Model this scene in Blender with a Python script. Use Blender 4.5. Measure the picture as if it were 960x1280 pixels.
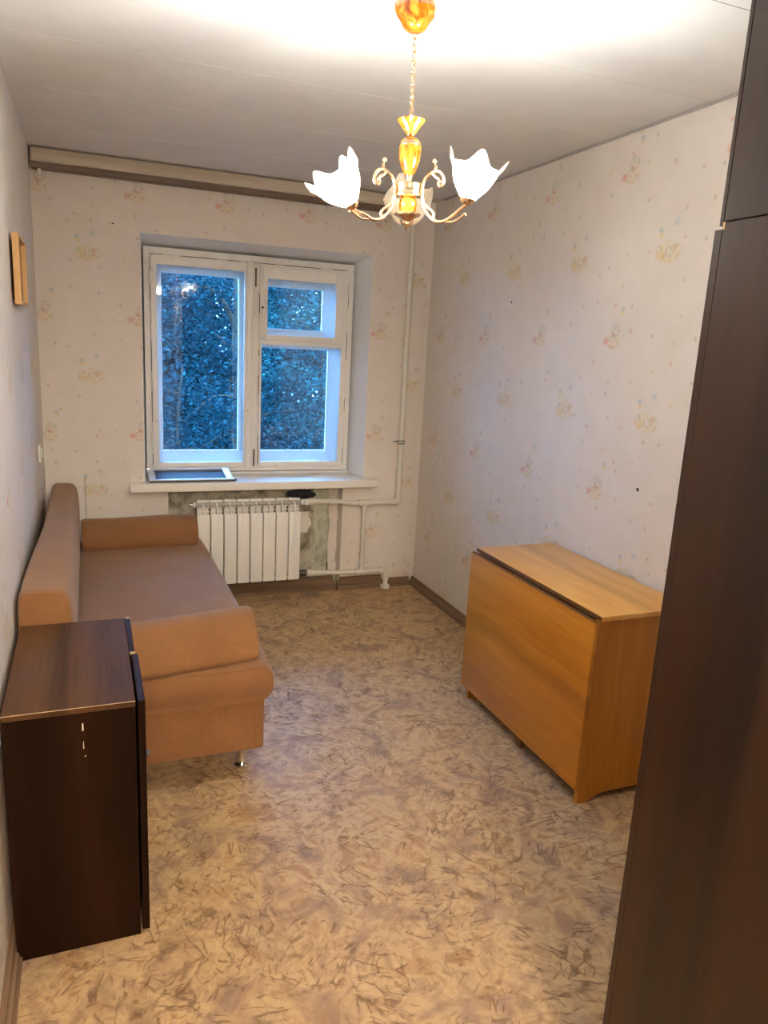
import bpy, bmesh, math, random
from mathutils import Vector, Matrix

for o in list(bpy.data.objects):
    bpy.data.objects.remove(o, do_unlink=True)
S = bpy.context.scene
COL = S.collection

# ------------------------------------------------------------------ camera, world, exposure
W, D, H = 2.304, 4.487, 2.5          # room: x 0..W, y NEAR..D (window wall), z 0..H
NEAR = -0.35
F_PX, YAW, PITCH, ROLL = 922.64, 0.385667, -0.2222697, 0.0527015
CAM = Vector((0.24144, 0.0, 1.61491))
fw = Vector((math.sin(YAW) * math.cos(PITCH), math.cos(YAW) * math.cos(PITCH), math.sin(PITCH)))
r0 = Vector((math.cos(YAW), -math.sin(YAW), 0))
u0 = r0.cross(fw)
rr = r0 * math.cos(ROLL) + u0 * math.sin(ROLL)
uu = u0 * math.cos(ROLL) - r0 * math.sin(ROLL)
cd = bpy.data.cameras.new('camera')
cam = bpy.data.objects.new('camera', cd)
COL.objects.link(cam)
m = Matrix((rr, uu, -fw)).transposed().to_4x4()
m.translation = CAM
cam.matrix_world = m
cd.sensor_fit = 'HORIZONTAL'
cd.sensor_width = 36
cd.lens = 36 * F_PX / 960
cd.clip_start = 0.02
S.camera = cam

S.view_settings.view_transform = 'Standard'
S.view_settings.look = 'None'
S.view_settings.gamma = 1
S.view_settings.use_curve_mapping = False
S.view_settings.exposure = 1.08

SKY = (0.24, 0.60, 1.35)             # blue dusk sky, white balance set for the lamp
SKY_STRENGTH = 11.5
BULB_STRENGTH = 580
BULB_COLOR = (0.90, 0.97, 1.0)
HALL_STRENGTH = 195                   # globe lamp in the hallway behind the camera
HALL_COLOR = (1.0, 0.88, 0.72)
wd = bpy.data.worlds.new('dusk')
S.world = wd
wd.use_nodes = True
bg = wd.node_tree.nodes['Background']
bg.inputs[0].default_value = (*SKY, 1)
bg.inputs[1].default_value = SKY_STRENGTH

# ------------------------------------------------------------------ node helpers
class N:
    """small shader-graph writer"""
    def __init__(s, name):
        s.m = bpy.data.materials.new(name)
        s.m.use_nodes = True
        s.t = s.m.node_tree
        s.b = s.t.nodes['Principled BSDF']
        s.out = s.t.nodes['Material Output']
    def new(s, kind, **kw):
        n = s.t.nodes.new(kind)
        for k, v in kw.items():
            setattr(n, k, v)
        return n
    def set(s, sock, v):
        if isinstance(v, bpy.types.NodeSocket):
            s.t.links.new(v, sock)
        elif v is not None:
            if hasattr(sock.default_value, '__len__') and len(sock.default_value) == 4 and len(v) == 3:
                v = (*v, 1)
            sock.default_value = v
    def math(s, op, a, b=0.0, c=0.0, clamp=False):
        n = s.new('ShaderNodeMath', operation=op, use_clamp=clamp)
        for i, v in enumerate((a, b, c)):
            s.set(n.inputs[i], v)
        return n.outputs[0]
    def vm(s, op, a, b=(0, 0, 0), scale=None):
        n = s.new('ShaderNodeVectorMath', operation=op)
        s.set(n.inputs[0], a)
        s.set(n.inputs[1], b)
        if scale is not None:
            s.set(n.inputs['Scale'], scale)
        return n.outputs['Value'] if op in ('LENGTH', 'DISTANCE', 'DOT_PRODUCT') else n.outputs['Vector']
    def pos(s):
        return s.new('ShaderNodeNewGeometry').outputs['Position']
    def objc(s):
        return s.new('ShaderNodeTexCoord').outputs['Object']
    def sep(s, v):
        n = s.new('ShaderNodeSeparateXYZ')
        s.set(n.inputs[0], v)
        return n.outputs
    def comb(s, x, y, z=0.0):
        n = s.new('ShaderNodeCombineXYZ')
        for i, v in enumerate((x, y, z)):
            s.set(n.inputs[i], v)
        return n.outputs[0]
    def noise(s, v, scale, detail=2, rough=.5, dist=0.0, col=False):
        n = s.new('ShaderNodeTexNoise')
        s.set(n.inputs['Vector'], v)
        n.inputs['Scale'].default_value = scale
        n.inputs['Detail'].default_value = detail
        n.inputs['Roughness'].default_value = rough
        n.inputs['Distortion'].default_value = dist
        return n.outputs['Color'] if col else n.outputs['Fac']
    def vor(s, v, scale, feature='F1', rnd=1.0, dim='3D'):
        n = s.new('ShaderNodeTexVoronoi', feature=feature, voronoi_dimensions=dim)
        s.set(n.inputs['Vector'], v)
        n.inputs['Scale'].default_value = scale
        n.inputs['Randomness'].default_value = rnd
        return n.outputs
    def step(s, v, lo, hi, a=0.0, b=1.0):
        n = s.new('ShaderNodeMapRange')
        n.clamp = True
        for i, x in enumerate((v, lo, hi, a, b)):
            s.set(n.inputs[i], x)
        return n.outputs[0]
    def ramp(s, v, stops, mode='LINEAR'):
        n = s.new('ShaderNodeValToRGB')
        n.color_ramp.interpolation = mode
        e = n.color_ramp.elements
        while len(e) < len(stops):
            e.new(0.5)
        for i, (p, c) in enumerate(stops):
            e[i].position = p
            e[i].color = (*c, 1)
        s.set(n.inputs[0], v)
        return n.outputs[0]
    def mix(s, f, a, b, mode='MIX'):
        n = s.new('ShaderNodeMix', data_type='RGBA', blend_type=mode)
        s.set(n.inputs[0], f)
        s.set(n.inputs[6], a)
        s.set(n.inputs[7], b)
        return n.outputs[2]
    def bump(s, h, strength=.2, dist=.002):
        n = s.new('ShaderNodeBump')
        n.inputs['Strength'].default_value = strength
        n.inputs['Distance'].default_value = dist
        s.set(n.inputs['Height'], h)
        s.set(s.b.inputs['Normal'], n.outputs[0])
    def bs(s, color=None, rough=None, metal=None, spec=None, **kw):
        s.set(s.b.inputs['Base Color'], color)
        s.set(s.b.inputs['Roughness'], rough)
        s.set(s.b.inputs['Metallic'], metal)
        s.set(s.b.inputs['Specular IOR Level'], spec)
        for k, v in kw.items():
            s.set(s.b.inputs[k.replace('_', ' ')], v)
        return s.m

def srgb(r, g, b):
    f = lambda c: (c / 255) / 12.92 if c / 255 <= .04045 else ((c / 255 + .055) / 1.055) ** 2.4
    return (f(r), f(g), f(b))

# ------------------------------------------------------------------ materials
PAPER = (0.79, 0.715, 0.645)
def wallpaper(name, axis, u_off, pitch, v_off=1.04, vp=0.65):
    n = N(name)
    P = n.pos()
    x, y, z = n.sep(P)
    u = {'x': x, 'y': y, '-y': n.math('MULTIPLY', y, -1.0)}[axis]
    uv = n.comb(u, z, 0.0)
    wob = n.noise(uv, 70, 1, col=True)
    uvw = n.vm('ADD', uv, n.vm('SCALE', n.vm('SUBTRACT', wob, (.5, .5, .5)), scale=.012))
    us, vs, _ = n.sep(uvw)
    def local(a, b):
        lu = n.math('SUBTRACT', n.math('FRACT', n.math('ADD', n.math('DIVIDE', n.math('SUBTRACT', us, u_off), pitch), a + .5)), .5)
        lv = n.math('SUBTRACT', n.math('FRACT', n.math('ADD', n.math('DIVIDE', n.math('SUBTRACT', vs, v_off), vp), b + .5)), .5)
        return n.comb(n.math('MULTIPLY', lu, pitch), n.math('MULTIPLY', lv, vp), 0.0)
    A, B = local(0, 0), local(.5, .5)
    fine = n.noise(uv, 9, 3)
    col = n.mix(n.step(fine, .3, .7), PAPER, (PAPER[0] * .95, PAPER[1] * .94, PAPER[2] * .92))
    def blob(col, L, c, r, colour, k=.75, ring=False):
        d = n.vm('DISTANCE', L, (c[0], c[1], 0))
        f = n.step(d, r, r * .45, 0, k * .72)
        if ring:
            f = n.math('MULTIPLY', f, n.math('ADD', n.math('MULTIPLY', n.math('SINE', n.math('MULTIPLY', d, 900)), .3), .7))
        return n.mix(f, col, colour)
    # scattered buds over the whole paper
    v = n.vor(uvw, 8.6, rnd=.85, dim='2D')
    keep = n.step(n.sep(v['Color'])[0], .3, .32)
    f = n.math('MULTIPLY', n.math('MULTIPLY', n.step(v['Distance'], .10, .03), keep), .46)
    bud = n.ramp(n.sep(v['Color'])[1], [(0, srgb(196, 150, 110)), (.3, srgb(215, 180, 110)), (.6, srgb(170, 165, 150)), (.8, srgb(205, 140, 120))], 'CONSTANT')
    col = n.mix(f, col, bud)
    # clear the ground below the bouquets, then draw them
    def cluster(col, L, c, rx, ry, scale, ramp, k):
        q = n.vm('MULTIPLY', n.vm('SUBTRACT', L, (c[0], c[1], 0)), (1 / rx, 1 / ry, 0))
        e = n.step(n.vm('LENGTH', q), 1.0, .8)
        w = n.vor(L, scale, rnd=.9, dim='2D')
        g = n.math('MULTIPLY', n.math('MULTIPLY', e, n.step(w['Distance'], .62, .30)), k * .68)
        return n.mix(g, col, n.ramp(n.sep(w['Color'])[0], ramp, 'CONSTANT'))
    ya = [(0, srgb(224, 196, 120)), (.3, srgb(198, 176, 128)), (.55, srgb(226, 170, 120)), (.8, srgb(170, 178, 150))]
    col = cluster(col, A, (.018, -.012), .052, .034, 62, ya, .75)
    col = cluster(col, A, (.025, .038), .034, .030, 75, [(0, srgb(168, 178, 168)), (.5, srgb(205, 190, 150)), (.8, srgb(160, 165, 150))], .6)
    col = blob(col, A, (-.034, -.012), .021, srgb(214, 104, 92), .85, True)
    col = blob(col, A, (.010, .018), .013, srgb(205, 104, 100), .85, True)
    col = blob(col, A, (.055, .120), .017, srgb(160, 178, 178), .6)
    col = blob(col, A, (.058, .103), .014, srgb(224, 200, 110), .6)
    col = cluster(col, B, (0, 0), .078, .046, 52, [(0, srgb(222, 198, 120)), (.4, srgb(205, 172, 120)), (.65, srgb(228, 170, 130)), (.85, srgb(180, 182, 145))], .75)
    col = blob(col, B, (-.035, -.012), .022, srgb(222, 196, 110), .7, True)
    col = blob(col, B, (.035, .008), .016, srgb(226, 170, 125), .6, True)
    col = blob(col, B, (.030, .105), .020, srgb(165, 185, 190), .7, True)
    col = blob(col, B, (-.050, .080), .016, srgb(160, 185, 190), .7)
    col = blob(col, B, (-.046, .062), .016, srgb(226, 202, 110), .7)
    n.bump(n.noise(n.vm('MULTIPLY', uv, (160, 40, 1)), 1, 2), .12, .001)
    return n.bs(col, .55, spec=.25)

def wood(name, c1, c2, grain='z', scale=1.0, rough=.45, streak=0.5, spec=.4, coords='obj', bumps=.08):
    n = N(name)
    P = n.objc() if coords == 'obj' else n.pos()
    k = {'x': (1.2, 22, 22), 'y': (22, 1.2, 22), 'z': (22, 22, 1.2)}[grain]
    v = n.vm('MULTIPLY', P, tuple(a * scale for a in k))
    big = n.noise(v, .35, 2, .5, .6)
    fine = n.noise(v, 3.5, 3, .65, .2)
    f = n.math('ADD', n.math('MULTIPLY', big, 1 - streak * .5), n.math('MULTIPLY', fine, streak * .5))
    col = n.ramp(f, [(.36, c1), (.62, c2)])
    n.bump(fine, bumps, .001)
    return n.bs(col, rough, spec=spec)

def plain(name, c, rough=.5, metal=0.0, spec=.5, var=0.06, scale=20, bump=0.0):
    n = N(name)
    f = n.noise(n.objc(), scale, 3)
    col = n.mix(n.step(f, .3, .7), tuple(a * (1 - var) for a in c), tuple(min(1, a * (1 + var)) for a in c))
    if bump:
        n.bump(f, bump, .002)
    return n.bs(col, rough, metal, spec)

M = {}
M['paper_right'] = wallpaper('wallpaper_right', '-y', -2.635, .553)
M['paper_back'] = wallpaper('wallpaper_back', 'x', .02, .485)
M['paper_left'] = wallpaper('wallpaper_left', 'y', 2.50, .553, 1.10)
M['paper_near'] = wallpaper('wallpaper_near', 'x', .2, .53)

def make_lino():
    n = N('linoleum')
    P = n.pos()
    warp = n.vm('ADD', P, n.vm('SCALE', n.vm('SUBTRACT', n.noise(P, 7, 2, col=True), (.5, .5, .5)), scale=.16))
    big = n.noise(P, 6.5, 5, .65, .7)
    col = n.ramp(big, [(.32, srgb(142, 116, 98)), (.44, srgb(174, 142, 108)), (.54, srgb(198, 166, 122)), (.64, srgb(170, 132, 92)), (.74, srgb(188, 154, 112))])
    mid = n.noise(warp, 30, 5, .7, .8)
    col = n.mix(n.step(mid, .50, .68, 0, .7), col, srgb(150, 110, 76))
    col = n.mix(n.step(n.noise(P, 4.3, 4, .6), .56, .70, 0, .38), col, srgb(152, 132, 116))
    hs = []
    for k, (vs, sx, sy) in enumerate(((5.5, 5, 30), (9.5, 9, 46), (7.5, 12, 24))):
        v = n.vor(warp, vs)
        ang = n.math('MULTIPLY', n.sep(v['Color'])[k], 6.283)
        rot = n.new('ShaderNodeVectorRotate', rotation_type='Z_AXIS')
        n.set(rot.inputs['Vector'], n.vm('ADD', P, n.vm('SCALE', n.vm('SUBTRACT', n.noise(P, 22, 2, col=True), (.5, .5, .5)), scale=.020)))
        n.set(rot.inputs['Angle'], ang)
        q = n.vm('MULTIPLY', n.vm('ADD', rot.outputs[0], (k * 3.1, k * 1.7, 0)), (sx, sy, .0))
        e = n.vor(q, 1.0, 'DISTANCE_TO_EDGE')['Distance']
        cell = n.sep(n.vor(q, 1.0)['Color'])[0]
        patch = n.step(n.sep(v['Color'])[(k + 1) % 3], .35, .75)
        m1 = n.math('MULTIPLY', patch, n.step(n.noise(P, 16 + 5 * k, 2), .44, .56))
        light = n.math('MULTIPLY', n.math('MULTIPLY', n.step(e, .04, .16), n.step(cell, .45, .8)), patch)
        dark = n.math('MULTIPLY', n.step(e, .075, .02), m1)
        col = n.mix(n.math('MULTIPLY', light, .36), col, srgb(208, 176, 132))
        col = n.mix(n.math('MULTIPLY', dark, .62), col, srgb(106, 76, 50))
        hs.append(e)
    n.bump(n.math('ADD', hs[0], hs[1]), .15, .002)
    return n.bs(col, n.step(mid, .2, .8, .42, .6), spec=.18)
M['lino'] = make_lino()

M['ceiling'] = plain('ceiling_paper', srgb(226, 222, 216), .75, spec=.2, var=.03, scale=9, bump=.05)
M['seam'] = plain('ceiling_seam', srgb(120, 112, 104), .8)
def paint(name, c, dirt, amt=.5, rough=.4, sc=14, th=.56, st=(3, 3, 30)):
    n = N(name)
    P = n.pos()
    a = n.noise(P, sc, 5, .7, .4)
    b = n.noise(n.vm('MULTIPLY', P, st), 6, 3, .6)
    mixn = n.math('ADD', n.math('MULTIPLY', a, .65), n.math('MULTIPLY', b, .35))
    f = n.step(mixn, th, th + .14, 0, amt)
    n.bump(a, .25, .002)
    return n.bs(n.mix(f, c, dirt), rough, spec=.4)
M['reveal'] = paint('reveal_paint', srgb(238, 238, 238), srgb(206, 202, 198), .3, .6)
M['white_paint'] = paint('window_paint', srgb(240, 236, 228), srgb(164, 150, 132), .5)
M['sill_paint'] = paint('sill_paint', srgb(240, 234, 222), srgb(170, 152, 128), .35, .45, 9)
M['plaster'] = paint('niche_plaster', srgb(196, 188, 168), srgb(112, 102, 86), .95, .85, 7, .44, (2.5, 2.5, 1))
M['plaster_green'] = paint('old_green_paint', srgb(200, 202, 180), srgb(150, 142, 120), .85, .85, 11, .47, (3, 3, 1))
M['rad'] = plain('radiator_enamel', srgb(240, 236, 228), .28, var=.015)
M['rad_shaded'] = plain('radiator_inside_shaded', srgb(170, 166, 156), .5, var=.08)  # shade inside the sections put into a greyer enamel
M['pipe'] = plain('pipe_white', srgb(222, 216, 200), .42, var=.03)
M['chrome'] = plain('chrome', (.8, .79, .77), .14, 1.0, var=.03)
M['steel_dark'] = plain('dark_steel', (.12, .11, .10), .45, .8)
M['black'] = plain('black_cloth', (.010, .010, .014), .95, var=.3, scale=60, bump=.6)
M['base_wood'] = wood('baseboard_wood', srgb(92, 70, 52), srgb(140, 112, 86), 'y', 1, .45, .7)
M['base_wood_x'] = wood('baseboard_wood_x', srgb(92, 70, 52), srgb(140, 112, 86), 'x', 1, .45, .7)
M['rail'] = wood('rail_wood', srgb(186, 170, 150), srgb(214, 200, 180), 'x', 1, .5, .4)
M['rail_shaded'] = wood('rail_wood_shaded', srgb(96, 78, 62), srgb(130, 108, 88), 'x', 1, .5, .5)  # shade on the rail's underside put into a darker wood colour
M['dark_v'] = wood('dark_walnut_vertical', srgb(25, 13, 6), srgb(42, 23, 11), 'z', .8, .42, .6, .06)
M['dark_y'] = wood('dark_walnut_lengthwise', srgb(66, 44, 26), srgb(98, 68, 43), 'y', .8, .5, .6, .08)
M['ward_v'] = wood('wardrobe_veneer', srgb(26, 13, 6), srgb(50, 28, 15), 'z', .7, .42, .7, .20)
M['ward_v'].node_tree.nodes['Principled BSDF'].inputs['Coat Weight'].default_value = .4
M['ward_v'].node_tree.nodes['Principled BSDF'].inputs['Coat Roughness'].default_value = .32
M['edge'] = plain('raw_chipboard_edge', srgb(190, 165, 130), .8, var=.15, scale=80)
def make_tablewood(name, grain, band, c1=(180, 112, 32), c2=(210, 141, 50)):
    n = N(name)
    P = n.objc()
    x, y, z = n.sep(P)
    v = n.vm('MULTIPLY', P, (18, 1.3, 18) if grain == 'y' else (18, 18, 1.3))
    big = n.noise(v, .6, 3, .6, .5)
    fine = n.noise(v, 4, 3, .6, .2)
    col = n.ramp(n.math('ADD', n.math('MULTIPLY', big, .7), n.math('MULTIPLY', fine, .3)), [(.35, srgb(*c1)), (.65, srgb(*c2))])
    if band is not None:
        c, wdt, ax = band
        w = n.math('ADD', z if ax == 'z' else x, n.math('MULTIPLY', n.math('SUBTRACT', n.noise(P, 3, 3), .5), .10))
        d = n.math('ABSOLUTE', n.math('SUBTRACT', w, c))
        f = n.math('MULTIPLY', n.step(d, wdt, 0, 0, .65 if ax == 'z' else .35), n.step(fine, .35, .65, .45, 1))
        col = n.mix(f, col, srgb(128, 78, 30))
    n.bump(fine, .05, .001)
    return n.bs(col, .33, spec=.45)
M['tbl_leaf'] = make_tablewood('oak_veneer_leaf', 'y', (.40, .07, 'z'))
M['tbl_top_lit'] = make_tablewood('oak_veneer_top_lit', 'y', (.03, .05, 'x'), (218, 154, 74), (242, 188, 106))  # window and lamp sheen put into a lighter veneer for the top
M['tbl_side'] = make_tablewood('oak_veneer_side', 'z', None)
M['tbl_edge'] = plain('veneer_edge', srgb(112, 72, 34), .5, var=.2, scale=60)
M['amber'] = None
def make_amber():
    n = N('polished_amber_wood')
    v = n.noise(n.vm('MULTIPLY', n.objc(), (30, 30, 12)), 1.4, 3, .6, 1.2)
    return n.bs(n.ramp(v, [(.32, srgb(110, 48, 8)), (.5, srgb(186, 100, 22)), (.68, srgb(206, 132, 48))]), .16, spec=.6, Coat_Weight=.5)
M['amber'] = make_amber()
M['brass'] = plain('rose_brass', (.83, .55, .34), .25, 1.0, var=.05)
M['gold'] = plain('pale_gold', (.86, .72, .46), .2, 1.0, var=.04)
def make_fabric():
    n = N('sofa_fabric')
    P = n.objc()
    a = n.noise(P, 95, 5, .75)
    b = n.noise(P, 6, 3)
    col = n.mix(n.step(b, .3, .7), srgb(133, 90, 55), srgb(150, 104, 67))
    col = n.mix(n.step(a, .36, .60), tuple(.66 * c for c in srgb(160, 114, 74)), col)
    n.bump(n.math('ADD', a, n.math('MULTIPLY', b, .6)), .5, .003)
    return n.bs(col, .9, spec=.15, Sheen_Weight=.22, Sheen_Roughness=.5, Sheen_Tint=(1, .85, .7))
M['fabric'] = make_fabric()
M['fabric_dark'] = plain('sofa_piping', srgb(120, 80, 50), .9, var=.1, scale=100)
M['pine'] = wood('light_wood', srgb(196, 150, 92), srgb(222, 180, 120), 'z', 1, .45, .5)
M['tan'] = wood('tan_board', srgb(166, 120, 76), srgb(186, 140, 92), 'z', 1, .6, .4)
M['plastic'] = plain('white_plastic', srgb(228, 224, 214), .35, var=.02)
M['alu'] = plain('white_aluminium', srgb(222, 224, 228), .3, .2, var=.03)
M['mesh'] = plain('dark_mesh', srgb(34, 32, 40), .6, var=.2, scale=200)
M['cable'] = plain('grey_cable', srgb(150, 170, 176), .5)
M['chip'] = plain('bare_white_scratch', srgb(226, 214, 190), .8)
M['crack'] = plain('dark_gap', srgb(60, 50, 42), .9)

def make_glass():
    n = N('window_glass')
    t = n.new('ShaderNodeBsdfTransparent')
    g = n.new('ShaderNodeBsdfGlossy')
    g.inputs['Roughness'].default_value = .015
    fr = n.new('ShaderNodeFresnel')
    fr.inputs['IOR'].default_value = 1.5
    wv = n.noise(n.pos(), 3, 2)
    bp = n.new('ShaderNodeBump')
    bp.inputs['Strength'].default_value = .02
    n.set(bp.inputs['Height'], wv)
    n.set(g.inputs['Normal'], bp.outputs[0])
    t.inputs[0].default_value = (.93, .96, .97, 1)
    mx = n.new('ShaderNodeMixShader')
    n.set(mx.inputs[0], fr.outputs[0])
    n.set(mx.inputs[1], t.outputs[0])
    n.set(mx.inputs[2], g.outputs[0])
    n.set(n.out.inputs[0], mx.outputs[0])
    return n.m
M['glass'] = make_glass()
def make_shade_glass():
    n = N('frosted_tulip_glass')
    x, y, z = n.sep(n.objc())
    tint = n.mix(n.step(n.noise(n.objc(), 25, 2), .35, .65), (.62, .47, .30), (.70, .60, .46))
    a = n.new('ShaderNodeBsdfTranslucent')
    b = n.new('ShaderNodeBsdfTransparent')
    c = n.new('ShaderNodeBsdfGlossy')
    d = n.new('ShaderNodeBsdfDiffuse')
    c.inputs['Roughness'].default_value = .12
    for q in (a, d):
        n.set(q.inputs['Color'], tint)
    b.inputs[0].default_value = (1, .95, .88, 1)
    def mx(f, p, q):
        k = n.new('ShaderNodeMixShader')
        k.inputs[0].default_value = f
        n.set(k.inputs[1], p)
        n.set(k.inputs[2], q)
        return k.outputs[0]
    s = mx(.30, a.outputs[0], d.outputs[0])
    s = mx(.45, s, b.outputs[0])
    s = mx(.06, s, c.outputs[0])
    n.set(n.out.inputs[0], s)
    return n.m
M['shade'] = make_shade_glass()
def make_bulb(on):
    n = N('bulb_lit' if on else 'bulb_unlit')
    n.bs((.9, .9, .88), .3)
    if on:
        n.set(n.b.inputs['Emission Color'], BULB_COLOR)
        n.b.inputs['Emission Strength'].default_value = BULB_STRENGTH
    return n.m
M['bulb'], M['bulb_off'] = make_bulb(True), make_bulb(False)
M['bark'] = wood('bark', srgb(46, 38, 30), srgb(84, 72, 58), 'z', .6, .9, .8, .1)
def make_leaf(name, c1, c2):
    n = N(name)
    f = n.noise(n.pos(), 2.2, 3)
    col = n.mix(n.step(f, .35, .65), c1, c2)
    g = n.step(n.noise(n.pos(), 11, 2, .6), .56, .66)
    col = n.mix(n.math('MULTIPLY', g, .8), col, tuple(3.4 * q for q in c2))  # sky-lit glints on the leaves painted as bright specks
    n.bs(col, .6, spec=.04)
    t = n.new('ShaderNodeBsdfTranslucent')
    n.set(t.inputs[0], col)
    mx = n.new('ShaderNodeMixShader')
    mx.inputs[0].default_value = .3
    n.set(mx.inputs[1], n.b.outputs[0])
    n.set(mx.inputs[2], t.outputs[0])
    n.set(n.out.inputs[0], mx.outputs[0])
    return n.m
M['leaf_a'] = make_leaf('leaf_dusk_dark', (.0015, .0085, .0115), (.0030, .0140, .0160))  # dusk blue and dimness put into all the leaf colours
M['leaf_b'] = make_leaf('leaf_dusk_mid', (.0030, .0190, .0230), (.0060, .0300, .0320))
M['leaf_c'] = make_leaf('leaf_dusk_pale', (.0130, .0700, .0680), (.0230, .1000, .0880))
M['soil'] = plain('garden_soil', (.03, .04, .025), .95, var=.4, scale=3)

# ------------------------------------------------------------------ mesh helpers
ORG = {}
def bx(bm, lo, hi, bev=0.0, seg=2, mat=None):
    lo, hi = Vector(lo), Vector(hi)
    r = bmesh.ops.create_cube(bm, size=1)
    for v in r['verts']:
        v.co = Vector([(lo[i] + hi[i]) / 2 + v.co[i] * (hi[i] - lo[i]) for i in range(3)])
    if bev:
        es = list({e for v in r['verts'] for e in v.link_edges})
        bmesh.ops.bevel(bm, geom=es, offset=bev, segments=seg, profile=.5, affect='EDGES', clamp_overlap=True)
    return bm
def box(lo, hi, bev=0.0, seg=2):
    return bx(bmesh.new(), lo, hi, bev, seg)
def prism(pts, axis, a, b, bm=None):
    """polygon pts in the two other axes, extruded along axis from a to b"""
    bm = bm or bmesh.new()
    def P(p, t):
        return {'x': (t, p[0], p[1]), 'y': (p[0], t, p[1]), 'z': (p[0], p[1], t)}[axis]
    A = [bm.verts.new(P(p, a)) for p in pts]
    B = [bm.verts.new(P(p, b)) for p in pts]
    bm.faces.new(A)
    bm.faces.new(B[::-1])
    for i in range(len(pts)):
        j = (i + 1) % len(pts)
        bm.faces.new((A[i], B[i], B[j], A[j]))
    bmesh.ops.recalc_face_normals(bm, faces=bm.faces)
    return bm
def loft(rings, bm=None, cap=True):
    bm = bm or bmesh.new()
    R = [[bm.verts.new(p) for p in r] for r in rings]
    n = len(R[0])
    fs = []
    for a, b in zip(R, R[1:]):
        for i in range(n):
            j = (i + 1) % n
            fs.append(bm.faces.new((a[i], a[j], b[j], b[i])))
    if cap:
        fs.append(bm.faces.new(R[0][::-1]))
        fs.append(bm.faces.new(R[-1]))
    bmesh.ops.recalc_face_normals(bm, faces=fs)
    return bm
def tube(path, rad, bm=None, n=12, cap=True, closed=False):
    path = [Vector(p) for p in path]
    rad = rad if hasattr(rad, '__len__') else [rad] * len(path)
    rings = []
    up = None
    for i, p in enumerate(path):
        if closed:
            t = (path[(i + 1) % len(path)] - path[i - 1]).normalized()
        else:
            t = (path[min(i + 1, len(path) - 1)] - path[max(i - 1, 0)]).normalized()
        if up is None:
            up = t.orthogonal().normalized()
        up = (up - t * up.dot(t)).normalized()
        s = t.cross(up)
        rings.append([p + (up * math.cos(a) + s * math.sin(a)) * rad[i] for a in [2 * math.pi * k / n for k in range(n)]])
    if closed:
        rings.append(rings[0])
        return loft(rings, bm, False)
    return loft(rings, bm, cap)
def lathe(prof, c, n=24, bm=None, ripple=None):
    """prof = [(r, z)], about the vertical through c"""
    rings = []
    for k, (r, z) in enumerate(prof):
        ring = []
        for i in range(n):
            a = 2 * math.pi * i / n
            q = r * (1 + (ripple(a, k) if ripple else 0))
            ring.append((c[0] + q * math.cos(a), c[1] + q * math.sin(a), c[2] + z))
        rings.append(ring)
    return loft(rings, bm)
def smooth_path(pts, k=6):
    pts = [Vector(p) for p in pts]
    out = []
    for i in range(len(pts) - 1):
        p0, p1, p2, p3 = pts[max(i - 1, 0)], pts[i], pts[i + 1], pts[min(i + 2, len(pts) - 1)]
        for j in range(k):
            t = j / k
            out.append(.5 * ((2 * p1) + (p2 - p0) * t + (2 * p0 - 5 * p1 + 4 * p2 - p3) * t * t + (3 * p1 - p0 - 3 * p2 + p3) * t ** 3))
    out.append(pts[-1])
    return out
def obj(name, bm, mat, parent=None, at=None, smooth=False, kind=None, label=None):
    """one mesh object; geometry is given in world metres and re-based on its thing"""
    o0 = ORG[parent.name] if parent is not None else Vector(at if at is not None else (0, 0, 0))
    me = bpy.data.meshes.new(name)
    if isinstance(bm, bmesh.types.BMesh):
        for v in bm.verts:
            v.co -= o0
        bm.to_mesh(me)
        bm.free()
    else:
        vs, fs = bm
        me.from_pydata([tuple(Vector(v) - o0) for v in vs], [], fs)
    me.materials.append(mat)
    if smooth:
        me.polygons.foreach_set('use_smooth', [True] * len(me.polygons))
        try:
            me.set_sharp_from_angle(angle=math.radians(smooth if smooth is not True else 40))
        except Exception:
            pass
    o = bpy.data.objects.new(name, me)
    COL.objects.link(o)
    if parent is not None:
        o.parent = parent
    else:
        o.location = o0
    ORG[o.name] = o0
    if kind:
        o['kind'] = kind
    if label:
        o['label'] = label
    return o
def tag(o, label, cat, group=None):
    o['label'], o['category'] = label, cat
    if group:
        o['group'] = group
    return o
def thing(name, at, label, cat, group=None):
    o = bpy.data.objects.new(name, None)
    o.empty_display_size = .05
    COL.objects.link(o)
    o.location = at
    ORG[o.name] = Vector(at)
    return tag(o, label, cat, group)
def struct(name, bm, mat, parent=None, **kw):
    return obj(name, bm, mat, parent, kind=None if parent else 'structure', **kw)

# ------------------------------------------------------------------ room shell
OX0, OX1, OZ0, OZ1 = .535, 1.90, .757, 2.147        # window opening at the wall face
FX0, FX1, FZ0, FZ1 = .56, 1.845, .782, 2.10         # window frame, set back
FY = 4.665                                          # inner face of the frame
OUT = 4.93                                          # outer face of the wall
NX0, NX1 = .665, 1.765                              # radiator niche

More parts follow.
